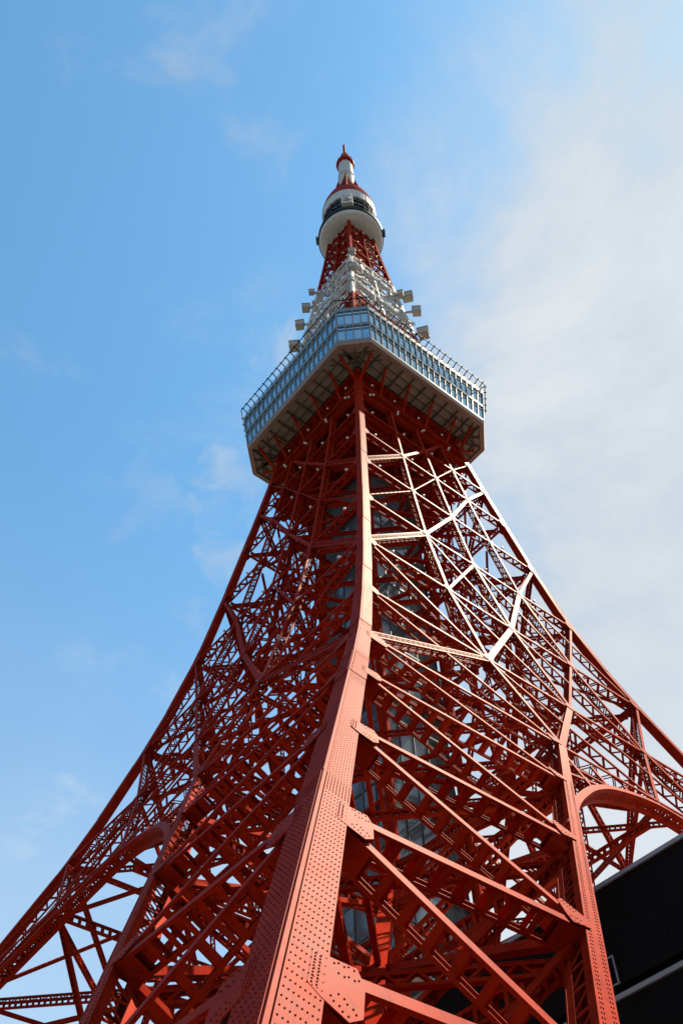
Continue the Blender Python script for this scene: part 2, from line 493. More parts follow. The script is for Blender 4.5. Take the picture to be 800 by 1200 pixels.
def arch_ring(off):
    P = [FP(s, z, offo(z) + off) for s, z in dense]; inn, outr = [], []
    for i, p in enumerate(P):
        t = (P[min(i+1, len(P)-1)] - P[max(i-1, 0)]).normalized()
        n = fnorm(dense[i][1]); q = n.cross(t).normalized()
        if q.z < 0 and abs(q.z) > 0.3: q = -q
        inn.append(p); outr.append(p + q * (-0.50 if q.dot(ZU) < 0 else 0.50))
    # keep the outer side away from the opening
    return inn, outr
i0_, o0_ = arch_ring(-0.045); i1_, o1_ = arch_ring(-0.105); i2_, o2_ = arch_ring(-1.25); i3_, o3_ = arch_ring(-1.31)
for a, b, c, d in ((i0_, o0_, i1_, o1_), (i2_, o2_, i3_, o3_)):
    for k in range(len(a) - 1):
        ab.hexa([c[k], d[k], d[k+1], c[k+1], a[k], b[k], b[k+1], a[k+1]])
def lerp_ring(a, b, f): return [p * (1 - f) + q * f for p, q in zip(a, b)]
for r0_, r1_, off_ in ((i1_, i2_, i1_), (o1_, o2_, o1_)):
    for f0, f1 in ((0.0, 0.24), (0.76, 1.0)):
        A_, B_ = lerp_ring(r0_, r1_, f0), lerp_ring(r0_, r1_, f1)
        for k in range(len(A_) - 1):
            nn = (A_[k+1] - A_[k]).cross(B_[k] - A_[k]).normalized() * 0.02
            ab.hexa([A_[k] - nn, B_[k] - nn, B_[k+1] - nn, A_[k+1] - nn, A_[k] + nn, B_[k] + nn, B_[k+1] + nn, A_[k+1] + nn])
for ring0, ring1 in ((i1_, i2_), (o1_, o2_)):
    for k in range(len(ring0) - 1):
        for q0, q1 in ((ring0[k], ring1[k+1]), (ring0[k+1], ring1[k])):
            du = (q1 - q0).normalized(); al = (ring0[k+1] - ring0[k]).normalized(); nn = du.cross(al).normalized()
            ab.bar(q0, q1, nn.cross(du), 0.13, nn, 0.03 + 0.01 * (k % 2))
        ab.bar(ring0[k], ring1[k], (ring0[k+1] - ring0[k]).normalized(), 0.14, (ring1[k]-ring0[k]).normalized().cross((ring0[k+1] - ring0[k]).normalized()).normalized(), 0.05)
face.append(ab.build('arch_rib', RED, tower))
# spandrel posts and ties between arch, column and the level above
def arch_at(s):
    for a, b in zip(dense[:-1], dense[1:]):
        if a[0] <= s <= b[0]: return a[1] + (b[1]-a[1]) * (s - a[0]) / (b[0]-a[0] + 1e-9)
for s, st, zt in ((0.30, 0.315, 49.4), (0.36, 0.37, 49.4), (0.42, 0.43, 49.4)):
    for mir in (0, 1):
        a, b = (s, st) if not mir else (1 - s, 1 - st)
        zz = arch_at(a) + 0.5
        face.append(mk('spandrel_post', FP(a, zz, 0.25), FP(b, zt, 0.25), fnorm(45), 0.3, 0.8, 'zig', trim=(0, 0)))
for s, zc in ((0.262, 45.0), (0.24, 41.5)):
    for mir in (0, 1):
        a0 = sA(zc) + 0.006; a1 = s + 0.11
        za = arch_at(a1) + 0.55
        if mir: a0, a1 = 1 - a0, 1 - a1
        face.append(mk('spandrel_tie', FP(a0, zc + 1.5, 0.22), FP(a1, za, 0.22), fnorm(45), 0.28, 0.8, 'zig', trim=(0.3, 0)))

# gusset plates of a face
def gusset(name, c, z, dirs, off=0.03, extra=(), lst=face, riv=None, thick=0.03):
    s = sCol(c, z); O = FP(s, z, offo(z) + off); n = fnorm(z)
    e1 = TS; e2 = n.cross(e1)
    if e2.z < 0: e2 = -e2
    T_ = FP(sCol(c, z + 0.5), z + 0.5) - FP(sCol(c, z - 0.5), z - 0.5)      # run of the column in the plane of the face
    al_ = np.array([T_.dot(e1), T_.dot(e2)]); al_ = al_ / np.linalg.norm(al_)
    ac_ = np.array([al_[1], -al_[0]])
    pts = [tuple(ac_ * x_ + al_ * y_) for x_, y_ in extra]
    for (tc, tz, ln, hw) in dirs:
        T = FP(sCol(tc, tz), tz, offo(tz) + off); v = T - O; q = np.array([v.dot(e1), v.dot(e2)]); q = q / np.linalg.norm(q); pr = np.array([-q[1], q[0]])
        pts.append(tuple(q * ln + pr * hw)); pts.append(tuple(q * ln - pr * hw))
    h = hull2(pts)
    b = MB(); b.prism([O + e1 * a + e2 * c2 - n * thick for a, c2 in h], n * thick)
    o = b.build(name, RED, tower); lst.append(o)
    if riv is not None:
        for (tc, tz, ln, hw) in dirs:
            T = FP(sCol(tc, tz), tz, offo(tz) + off); v = T - O; q = np.array([v.dot(e1), v.dot(e2)]); q = q / np.linalg.norm(q); pr = np.array([-q[1], q[0]])
            for i in range(5):
                for sgn in (-1, 1):
                    a = q * (ln - 0.12 - i * 0.13) + pr * (sgn * hw * (0.55 + 0.2 * (i % 2)))
                    riv.rivet(O + e1 * float(a[0]) + e2 * float(a[1]), n, 0.027, 0.022)
    return O, e1 * float(ac_[0]) + e2 * float(ac_[1]), e1 * float(al_[0]) + e2 * float(al_[1]), n, h
corner_riv = MB()
for k in range(1, len(LOW)):
    z = LOW[k]; hw = legw(z) / 2
    ds = [('A', z, hw + 1.0, 0.27), ('A', LOW[k-1], hw + 1.15, 0.25)]
    if z == 49.8: ds = [('A', z, hw + 1.3, 0.22), ('A', 64.0, hw + 1.2, 0.30), ('A', 39.0, hw + 1.5, 0.22)]
    for cc in ('N', 'R'):
        dd = ds if cc == 'N' else [('C', b, c_, d_) for a, b, c_, d_ in ds]
        sg = 1 if cc == 'N' else -1
        ex = [(sg * (hw - 0.30), 0.50), (sg * (hw + 0.02), 0.62), (sg * (hw - 0.30), -0.78), (sg * (hw + 0.02), -0.98)]
        O, e1, e2, n, h = gusset('gusset_plate', cc, z, dd, 0.075, ex, riv=corner_riv if cc == 'N' else None)
        if cc == 'N':
            for i in range(10):
                for q in (0.07, 0.19):
                    corner_riv.rivet(O + e1 * (hw - 0.29 + q) + e2 * (0.42 - i * 0.125), n, 0.026, 0.02)
    # plates at the inner column
    for cc, nn_ in (('A', 'N'), ('C', 'R')):
        zz = z
        up = LOW[k+1] if k + 1 < len(LOW) else 64.0
        dd = [(nn_, zz, 1.25, 0.24), (nn_, up, 1.5, 0.23)]
        sg = -1 if cc == 'A' else 1
        gusset('gusset_plate', cc, zz, dd, 0.045, [(sg * 0.16, 0.45), (sg * 0.16, -0.25), (sg * 0.4, 0.5), (sg * 0.4, -0.35)], riv=corner_riv if cc == 'A' else None)
for k in range(1, len(UP)):
    z = UP[k]
    for i, c in enumerate(chain):
        ds = []
        ln = 0.85 if z < 90 else 0.7
        if c in 'NR':
            o_ = 'A' if c == 'N' else 'C'; hw = legw(z) / 2; sg = 1 if c == 'N' else -1
            ds = [(o_, z, hw + ln * 0.9, 0.19)]
            if k + 1 < len(UP): ds.append((o_, UP[k+1], hw + ln * 0.7, 0.2))
            ds.append((o_, UP[k-1], hw + ln, 0.17))
            gusset('gusset_plate', c, z, ds, 0.055, [(sg * (hw - 0.25), 0.45), (sg * (hw - 0.25), -0.6), (sg * hw, 0.5), (sg * hw, -0.65)])
        else:
            for dc in (-1, 1):
                cc = chain[i + dc]
                ds.append((cc, z, ln * 0.8, 0.16))
                if k + 1 < len(UP): ds.append((cc, UP[k+1], ln * 0.7, 0.16))
            ds.append((c, UP[k-1], ln * 0.6, 0.2))
            gusset('gusset_plate', c, z, ds, 0.02)
for o in list(face):                              # the four faces mirror each other about the corner planes
    for sc_, k in (((-1, 1, 1), 0), ((1, 1, 1), 2), ((-1, 1, 1), 2)):
        c = rot_copy(o, k); c.scale = sc_

# ------------------------------------------------------------------ corner legs
def leg_sections(zs):
    rings = []
    for i, z in enumerate(zs):
        a = Vector((0, -dz(z), z)); z2 = z + 0.6; z1 = max(z - 0.6, 0)
        u = (Vector((0, -dz(z2), z2)) - Vector((0, -dz(z1), z1))).normalized()
        nr = fnorm(z); nl = Vector((-nr.x, nr.y, nr.z))
        nr = (nr - u * nr.dot(u)).normalized(); nl = (nl - u * nl.dot(u)).normalized()
        b = u.cross(nr)                    # basis in the section: nr, b
        c = nl.dot(nr); s_ = nl.dot(b)
        h = legw(z) / 2
        def pt(x, y, a=a, nr=nr, b=b, c=c, s_=s_):   # p.nr=x, p.nl=y
            return a + nr * x + b * ((y - c * x) / s_)
        rings.append((a, u, nr, nl, b, h, pt))
    return rings
seams = [0.3, 8.2, 21.2, 36.6, 42.4, 52.4, 62.6, 69.5, 77.0, 85.0, 96.0, 108.0, 121.0, 134.0, 141.4]
legzs = sorted(set(seams + LOW[1:] + UP))
legzs = [0.0] + [z for z in legzs if z > 0.35]
R_ = leg_sections(legzs)
lb = MB()
for (z0, A_), (z1, B_) in zip(zip(legzs[:-1], R_[:-1]), zip(legzs[1:], R_[1:])):
    ha, hb = A_[5] - 0.03, B_[5] - 0.03
    lb.hexa([A_[6](ha, ha), A_[6](ha, -ha), A_[6](-ha, -ha), A_[6](-ha, ha), B_[6](hb, hb), B_[6](hb, -hb), B_[6](-hb, -hb), B_[6](-hb, hb)])
leg0 = lb.build('corner_leg', RED, tower)
legs = [leg0] + [rot_copy(leg0, k) for k in (1, 2, 3)]
plates = []
for i, (z0, z1) in enumerate(zip(seams[:-1], seams[1:])):
    zs = [z0 + 0.025] + [z for z in legzs if z0 + 0.5 < z < z1 - 0.5] + [z1 - 0.025]
    RR = leg_sections(zs)
    for side in (0, 1):
        b = MB()
        pr = 0.0 + (0.035 if i % 2 else 0.0) - (0.003 if side else 0)
        for A_, B_ in zip(RR[:-1], RR[1:]):
            def q(S, along, out):          # side 0: right face; along measured from the outer arris
                h = S[5]
                return S[6](h + out, h - along) if side == 0 else S[6](h - along, h + out)
            e = 0.145 if side == 0 else 0.05
            wA = 2 * A_[5] - 0.03; wB = 2 * B_[5] - 0.03
            b.hexa([q(A_, e, pr), q(A_, wA, pr), q(A_, wA, -0.045), q(A_, e, -0.045), q(B_, e, pr), q(B_, wB, pr), q(B_, wB, -0.045), q(B_, e, -0.045)])
            if side == 0:                  # angle along the arris
                b.hexa([q(A_, -0.012, pr + 0.012), q(A_, 0.10, pr + 0.012), q(A_, 0.10, -0.045), q(A_, -0.012, -0.045),
                        q(B_, -0.012, pr + 0.012), q(B_, 0.10, pr + 0.012), q(B_, 0.10, -0.045), q(B_, -0.012, -0.045)])
        o = b.build('leg_plate', RED, leg0); plates.append(o)
for lg, k in zip(legs[1:], (1, 2, 3)):
    for p in plates:
        c = p.copy(); col.objects.link(c); c.parent = lg
# rivets of the near leg
rv = MB()
def interp_sec(z): return leg_sections([z])[0]
rng = random.Random(3)
for i, (z0, z1) in enumerate(zip(seams[:-1], seams[1:])):
    if z0 > 70: break
    pr = 0.035 if i % 2 else 0.0
    z = z0 + 0.12
    row = 0
    while z < z1 - 0.08:
        S = interp_sec(z)
        near_seam = (z1 - z) < 1.5
        w = 2 * S[5]
        ncol = 8 if (z0 < 8 or z0 > 36) else 8
        if z < 60 or row % 2 == 0:
            for side in (0, 1):
                e0, e1_ = (0.22, w - 0.10) if side == 0 else (0.12, w - 0.10)
                for j in range(ncol):
                    al = e0 + (e1_ - e0) * j / (ncol - 1)
                    out_ = S[5] + pr - (0.003 if side else 0)
                    p = S[6](out_, S[5] - al) if side == 0 else S[6](S[5] - al, out_)
                    nn = S[2] if side == 0 else S[3]
                    rv.rivet(p, nn, 0.024 if z < 21 else 0.019, 0.02)
        z += 0.13 if near_seam else (0.26 if z < 21 else 0.23)
        row += 1
rv.v += []
rvo = rv.build('rivets', RIVET, leg0, kind='stuff')
# rivets of gusset plates on the two near faces and of the near inner columns
for k in range(len(LOW) - 1):
    za, zb = LOW[k], LOW[k+1]
    z = za + 0.1
    while z < zb:
        n = fnorm(z); c0 = FP(sA(z), z, offo(z) + OC)
        for q in (-0.28, -0.18, 0.18, 0.28): corner_riv.rivet(c0 + TS * q, n, 0.026)
        z += 0.24
gr = corner_riv.build('rivets', RIVET, tower, kind='stuff')
gr2 = rot_copy(gr, 0)
gr2.scale = (-1, 1, 1)

# ------------------------------------------------------------------ feet and the inside of the tower
foot = []
def NA(z): d = dz(z); t = tA(z); return Vector((t / S2, -d + t / S2, z))
def NAm(z): p = NA(z); return Vector((-p.x, p.y, p.z))
def NI(z): d = dz(z); t = tA(z); return Vector((0, -d + t * S2, z))
def inn(name, a, b, w, dp, style='zig', n=None, trim=(0.4, 0.4), lst=foot, **kw):
    n = n or ZU
    o = mk(name, a, b, n, w, dp, style, trim=trim, **kw); lst.append(o); return o
for k in range(len(LOW) - 1):
    z0, z1 = LOW[k], LOW[k+1]
    inn('inner_column', NI(z0), NI(z1), 0.9, 0.95, 'zig', Vector((0, 1, 0)), (0, 0), lace=0.15, pitch=0.9)
    for Pf, nn in ((NA, Vector((1, 1, 0)) / S2), (NAm, Vector((-1, 1, 0)) / S2)):
        inn('foot_girder', Pf(z1), NI(z1), 0.40, 0.8, 'batten', ZU, (0.6, 0.5))
        inn('foot_brace', Pf(z0), NI(z1), 0.34, 0.6, 'zig', nn, (0.7, 0.6))
        inn('foot_brace', Pf(z1) + nn * 0.1, NI(z0) + nn * 0.1, 0.32, 0.55, 'batten', nn, (0.7, 0.6))
    inn('foot_tie', NA(z1) - ZU * 0.55, NAm(z1) - ZU * 0.55, 0.34, 0.55, 'zig', ZU, (0.7, 0.7))
    inn('foot_tie', Vector((0, -dz(z1) + 0.9, z1 - 0.25)), NI(z1) - ZU * 0.25, 0.32, 0.5, 'zig', ZU, (0.3, 0.6))
# ties of the upper storeys, one quarter (round the near corner and to the core)
COREH = 7.6
def FB(z, s=0.5, off=-0.5):
    p = FP(s, z, off); return p
def FBm(z, s=0.5, off=-0.5):
    p = FP(s, z, off); return Vector((-p.x, p.y, p.z))
for k, z in enumerate(UP[:-1]):
    if k:
        inn('tie_beam', FB(z, 0.5), FBm(z, 0.5), 0.34, 0.6, 'zig', ZU, (0.5, 0.5))
        inn('tie_beam', FB(z - 0.4, sA(z)), FBm(z - 0.4, sA(z)), 0.30, 0.5, 'zig', ZU, (0.5, 0.5))
    inn('tie_beam', FB(z, 0.5) - ZU * 0.6, Vector((COREH * 0.5 + 0.4, -COREH * 0.5 - 0.4, z - 0.6)), 0.36, 0.7, 'batten', ZU, (0.6, 0.2))
    inn('tie_beam', Vector((0, -dz(z) + 0.8, z - 0.7)), Vector((0, -COREH - 0.6, z - 0.7)), 0.34, 0.6, 'batten', ZU, (0.3, 0.2))
    z1 = UP[k+1]
    a, b = FB(z1, 0.5), FBm(z, 0.5); a2, b2 = FB(z, 0.5, -0.8), FBm(z1, 0.5, -0.8)
    nn = Vector((0, 1, 0))
    inn('inner_brace', a, b, 0.30, 0.5, 'zig', nn, (0.8, 0.8))
    inn('inner_brace', a2, b2, 0.30, 0.5, 'zig', nn, (0.8, 0.8))
    inn('inner_brace', FB(z, sA(z), -0.8), Vector((COREH*0.5+0.3, -COREH*0.5-0.3, z1)), 0.26, 0.45, 'zig', nn, (0.8, 0.3))
for o in list(foot):
    for k in (1, 2, 3): rot_copy(o, k)

# ------------------------------------------------------------------ lift shaft in the middle
zb0, zt0 = 30.0, 141.0
sh = MB()
cs = [Vector((0, -COREH, 0)), Vector((COREH, 0, 0)), Vector((0, COREH, 0)), Vector((-COREH, 0, 0))]
sh.prism([c * 0.93 + ZU * zb0 for c in cs], ZU * (zt0 - zb0))
shaft = sh.build('lift_shaft', GREYCLAD, tower)
NROW = 27
rowh = (zt0 - zb0) / NROW
for fi, (a, b) in enumerate(((cs[0], cs[1]), (cs[3], cs[0]))):
    ax = (b - a).normalized(); L = (b - a).length; n = Vector((ax.y, -ax.x, 0))
    ml = MB(); NC = 5
    ncs = range(NC) if fi == 1 else range(3)
    pm = MB(); pw = L / NC - 0.10
    pm.prism([Vector((-pw/2, 0, -rowh/2 + 0.06)), Vector((pw/2, 0, -rowh/2 + 0.06)), Vector((pw/2, 0, rowh/2 - 0.06)), Vector((-pw/2, 0, rowh/2 - 0.06))], Vector((0, 0.04, 0)))
    pane_me = None
    for i in ncs:
        for j in range(4, NROW):
            c = a + ax * (L * (i + 0.5) / NC) + ZU * (zb0 + rowh * (j + 0.5)) - n * 0.04
            if pane_me is None:
                o = pm.build('glass_panel', SHAFTGLASS, shaft); pane_me = o.data
            else: o = link('glass_panel', pane_me, shaft)
            o.location = c
            o.rotation_euler = (rng.uniform(-0.02, 0.02), 0, math.atan2(ax.y, ax.x) + rng.uniform(-0.02, 0.02))
    for i in range(NC + 1):
        p = a + ax * (L * i / NC)
        ml.bar(p + ZU * zb0, p + ZU * zt0, ax, 0.12, n, 0.16)
    for j in range(NROW + 1):
        p = ZU * (zb0 + rowh * j)
        ml.bar(a + p + ax * 0.08, b + p - ax * 0.08, ZU, 0.22, n, 0.14 + 0.004)
    ml.build('mullion_grid', MULLION, shaft)
for c in cs:
    b = MB(); cc = c * 1.04
    b.lathe([(0.55, zb0 - 20), (0.55, zt0)], 12, (cc.x, cc.y, 0))
    b.build('shaft_column', RED, shaft, smooth=False)
for z in UP[:-1]:
    b = MB()
    for i in range(4):
        p, q = cs[i] * 1.07, cs[(i+1) % 4] * 1.07
        ax = (q - p).normalized(); n = Vector((ax.y, -ax.x, 0))
        b.bar(p + ZU * (z - 0.3) + ax * 0.4, q + ZU * (z - 0.3) - ax * 0.4, ZU, 0.5, n, 0.3)
    b.build('shaft_ring', RED, shaft)
# service floor round the shaft
b = MB()
for i in range(4):
    p, q = cs[i] * 1.3, cs[(i+1) % 4] * 1.3; pi, qi = cs[i] * 1.09, cs[(i+1) % 4] * 1.09
    b.prism([p + ZU * 44.2, q + ZU * 44.2, qi + ZU * 44.2, pi + ZU * 44.2], ZU * 0.35)
    ax = (q - p).normalized(); n = Vector((ax.y, -ax.x, 0))
    for zz in (45.2, 45.75): b.bar(p + ZU * zz + ax * 0.1, q + ZU * zz - ax * 0.1, ZU, 0.09, n, 0.06)
    for j in range(9): b.bar(p + ax * (j * (q-p).length / 9 + 0.3) + ZU * 44.5, p + ax * (j * (q-p).length / 9 + 0.3) + ZU * 45.7, ax, 0.06, n, 0.05)
b.build('service_gallery', WHITE, tower)

# ------------------------------------------------------------------ main observation deck
EB, EC, ET = 20.7, 2.74, 21.9
ZB, ZF, ZT = 142.6, 143.5, 153.2
def octo(e, c, z): return [Vector(p) for p in ((-c,-e,z),(c,-e,z),(e,-c,z),(e,c,z),(c,e,z),(-c,e,z),(-e,c,z),(-e,-c,z))]
dk = MB()
dk.prism(octo(EB + 0.02, EC, ZF + 0.05), Vector((0, 0, 0.001)) + ZU * 0.4)
bot, top = octo(EB - 0.25, EC - 0.1, ZF + 0.06), octo(ET - 0.25, EC - 0.1, ZT - 0.05)
o_ = len(dk.v); dk.v += [tuple(p) for p in bot] + [tuple(p) for p in top]
for i in range(8):
    j = (i + 1) % 8; dk.f.append((o_ + i, o_ + j, o_ + 8 + j, o_ + 8 + i))
dk.f.append(tuple(o_ + 8 + i for i in range(8)))
deck = dk.build('observation_deck', GREYCLAD, tower)
# fascia below the glass
fs = MB()
A1, A2, A3 = octo(EB - 0.05, EC - 0.02, ZB), octo(EB + 0.10, EC + 0.03, ZF), octo(EB - 0.8, EC - 0.3, ZB)
for i in range(8):
    j = (i + 1) % 8
    fs.hexa([A3[i], A1[i], A1[j], A3[j], A3[i] + ZU * 0.8, A2[i], A2[j], A3[j] + ZU * 0.8])
fs.build('fascia', FASCIA, deck)
rf = MB(); rf.prism(octo(ET + 0.12, EC + 0.05, ZT), ZU * 0.45); rf.build('roof_slab', DECKFRAME, deck)
bo, to = octo(EB, EC, ZF), octo(ET, EC, ZT)
pane_cache = {}
for i in range(8):
    j = (i + 1) % 8
    a0, b0, a1, b1 = bo[i], bo[j], to[i], to[j]
    nb = 4 if i % 2 == 0 else 20
    ax = (b0 - a0).normalized()
    upv = ((a1 + b1) / 2 - (a0 + b0) / 2); H = upv.length; upv.normalize()
    n = ax.cross(upv).normalized()
    cen = (a0 + b0) / 2
    if n.dot(Vector((cen.x, cen.y, 0))) < 0: n = -n
    def W(f, h, off=0.0): # f along, h height fraction
        return (a0 + (b0 - a0) * f) * (1 - h) + (a1 + (b1 - a1) * f) * h + n * off
    fr = MB()
    for k in range(nb + 1):
        f = k / nb
        for hw in ((0.0, 1.0),):
            fr.bar(W(f, 0.0), W(f, 1.0), ax, 0.20 if k % 2 == 0 or nb == 4 else 0.15, n, 0.22)
    for h, w in ((0.026, 0.48), (0.50, 0.62), (0.974, 0.5)):
        fr.bar(W(0.001, h, 0.02), W(0.999, h, 0.02), upv, w, n, 0.20)
    for h in (0.37, 0.845): 
        fr.bar(W(0.001, h), W(0.999, h), upv, 0.07, n, 0.12)
    fr.build('window_frame', DECKFRAME, deck)
    bw = (b0 - a0).length / nb
    for r, (h0, h1) in enumerate(((0.05, 0.468), (0.532, 0.95))):
        for k in range(nb):
            pb = MB()
            f0, f1 = (k + 0.5) / nb - 0.46 / nb, (k + 0.5) / nb + 0.46 / nb
            tilt = rng.uniform(-0.03, 0.03)
            q = [W(f0, h0, -0.10 - tilt), W(f1, h0, -0.10 + tilt), W(f1, h1, -0.10 + tilt * 0.5), W(f0, h1, -0.10 - tilt * 1.2)]
            pb.prism(q, -n * 0.03)
            pb.build('window_pane', PANE, deck)
# soffit: panels and joists
qi = 11.6                                           # inner edge (tower face) distance along the face normal
for fidx in range(4):
    ang = fidx * math.pi / 2
    Rz = Matrix.Rotation(ang, 3, 'Z')
    n = Rz @ NH; ts = Rz @ TS
    qo = (EB + EC) / S2 - 0.75; hl = (EB - EC) / S2 - 0.2
    NPAN = 10
    for k in range(NPAN):
        x0 = -hl + 2 * hl * k / NPAN + 0.03; x1 = -hl + 2 * hl * (k + 1) / NPAN - 0.03
        for r in range(3):
            y0 = qi + (qo - qi) * r / 3 + 0.02; y1 = qi + (qo - qi) * (r + 1) / 3 - 0.02
            dzp = rng.uniform(0, 0.05)
            pb = MB()
            pb.prism([ts * x0 + n * y0 + ZU * (ZB + 0.45 + dzp), ts * x1 + n * y0 + ZU * (ZB + 0.45 + dzp), ts * x1 + n * y1 + ZU * (ZB + 0.45 + dzp), ts * x0 + n * y1 + ZU * (ZB + 0.45 + dzp)], ZU * 0.05)
            pb.build('soffit_panel', SOFFIT, deck)
    jb = MB()
    for k in range(NPAN + 1):
        x = -hl + 2 * hl * k / NPAN
        jb.bar(ts * x + n * qi + ZU * (ZB + 0.2), ts * x + n * qo + ZU * (ZB + 0.2), ts, 0.14, ZU, 0.46)
    for r in range(1, 3):
        y = qi + (qo - qi) * r / 3
        jb.bar(ts * -hl + n * y + ZU * (ZB + 0.32), ts * hl + n * y + ZU * (ZB + 0.32), n, 0.10, ZU, 0.24)
    jb.build('soffit_joists', JOIST, deck)
    # corner soffit
    cd = Rz @ Vector((0, -1, 0)); cx = Rz @ Vector((1, 0, 0))
    p1 = n * qo + ts * (-hl); p2 = n * qi + ts * (-hl)
    n2 = Matrix.Rotation(ang - math.pi / 2, 3, 'Z') @ NH; t2 = Matrix.Rotation(ang - math.pi / 2, 3, 'Z') @ TS
    p3 = n2 * qi + t2 * hl; p4 = n2 * qo + t2 * hl
    pb = MB()
    pb.prism([p + ZU * (ZB + 0.47) for p in (p2, p1, cd * (EB - 0.8) + cx * (EC - 0.5), cd * (EB - 0.8) - cx * (EC - 0.5), p4, p3)], ZU * 0.05)
    pb.build('soffit_panel', SOFFIT, deck)
    jb = MB()
    for f in (-0.8, 0, 0.8):
        p, q = cd * 15.2 + ZU * (ZB + 0.22), cd * (EB - 0.7) + cx * (EC * f) + ZU * (ZB + 0.22)
        jb.bar(p, q, (q - p).normalized().cross(ZU), 0.13, ZU, 0.42)
    for e_ in (17.0, 18.8):
        jb.bar(cd * e_ - cx * (22.5 - e_) * 0.8 + ZU * (ZB + 0.25), cd * e_ + cx * (22.5 - e_) * 0.8 + ZU * (ZB + 0.25), cd, 0.1, ZU, 0.3)
    jb.build('corner_joists', JOIST, deck)
    # brackets carrying the deck
    for s_ in (-0.62, -0.2, 0.22, 0.64):
        h_ = 0.7 * hl
        b = MB()
        p0 = n * (qi + 0.25) + ts * (s_ * hl * 0.92) + ZU * 137.2
        p1 = n * (qi + 2.8) + ts * (s_ * hl) + ZU * (ZB + 0.02)
        u, L, nn, bb = frame(p0, p1, n)
        b.bar(p0, p1, bb, 0.28, nn, 0.30)
        p2 = n * (qi + 0.25) + ts * (s_ * hl * 0.92) + ZU * 140.8
        p3_ = n * (qi + 3.2) + ts * (s_ * hl) + ZU * (ZB - 0.12)
        b.bar(p2, p3_, bb, 0.2, ZU, 0.22)
        b.build('deck_bracket', RED, deck)
    b = MB()
    for sg in (-1, 1):
        p0 = cd * 15.7 + ZU * 138.6; p1 = cd * 18.6 + cx * (sg * 2.6) + ZU * (ZB + 0.02)
        u, L, nn, bb = frame(p0, p1, n)
        b.bar(p0, p1, bb, 0.4, nn, 0.4)
    b.build('corner_bracket', RED, deck)
# steel floor over the shaft hall (the underside seen through the lattice)
fl = MB()
hq = qi + 0.1
fl.prism([Vector((0, -hq * S2, 141.9)), Vector((hq * S2, 0, 141.9)), Vector((0, hq * S2, 141.9)), Vector((-hq * S2, 0, 141.9))], ZU * 0.3)
for k in range(-5, 6):
    x = k * 2.1
    fl.bar(TS * x - NH * hq + ZU * 141.6, TS * x + NH * hq + ZU * 141.6, TS, 0.4, ZU, 0.62)
    fl.bar(NH * x - TS * hq + ZU * 141.45, NH * x + TS * hq + ZU * 141.45, NH, 0.3, ZU, 0.9)
fl.build('floor_frame', RED, tower)
mf = MB(); hq2 = dz(128.5) / S2 - 0.9
mf.prism([Vector((0, -hq2 * S2, 128.4)), Vector((hq2 * S2, 0, 128.4)), Vector((0, hq2 * S2, 128.4)), Vector((-hq2 * S2, 0, 128.4))], ZU * 0.15)
for k in range(-4, 5):
    x = k * 2.6
    mf.bar(TS * x - NH * hq2 + ZU * 128.0, TS * x + NH * hq2 + ZU * 128.0, TS, 0.35, ZU, 0.78)
    mf.bar(NH * x - TS * hq2 + ZU * 127.9, NH * x + TS * hq2 + ZU * 127.9, NH, 0.3, ZU, 0.95)
mf.build('maintenance_floor', RED, tower)
# railing on the roof
top_o = octo(ET - 0.2, EC - 0.05, ZT + 0.45)
post_me = None
for i in (7, 0, 1, 2, 6):
    j = (i + 1) % 8
    a, b_ = top_o[i], top_o[j]; ax = (b_ - a).normalized(); n = Vector((ax.y, -ax.x, 0))
    if n.dot(a) < 0: n = -n
    nb = 4 if i % 2 == 0 else 20
    if post_me is None:
        b = MB(); X, Y = Vector((1, 0, 0)), Vector((0, 1, 0))
        pts = [Vector((0, 0, 0)), Vector((0, 0, 1.5)), Vector((0, -0.25, 1.85)), Vector((0, -0.95, 2.15)), Vector((0, -1.15, 1.95))]
        for p, q in zip(pts[:-1], pts[1:]):
            u = (q - p).normalized(); b.bar(p, q + u * 0.03, X, 0.14, u.cross(X), 0.14)
        proto = b; 
    for k in range(nb + 1 if i != 6 else nb):
        if post_me is None:
            o = proto.build('railing_post', DARKSTEEL, deck); post_me = o.data
        else: o = link('railing_post', post_me, deck)
        o.location = a + (b_ - a) * (k / nb) + (ax * 0.15 if k == 0 else -ax * 0.15 if k == nb else Vector((0, 0, 0)))
        o.rotation_euler = (0, 0, math.atan2(n.y, n.x) + math.pi / 2)
    rb = MB()
    for h, of, sz in ((2.12, 0.93, 0.15), (1.5, 0.0, 0.09), (0.8, 0, 0.07)):
        rb.bar(a + ZU * h + n * of - ax * of * 0.4, b_ + ZU * h + n * of + ax * of * 0.4, n, sz, ZU, sz)
    rb.build('railing_rail', DARKSTEEL, deck)

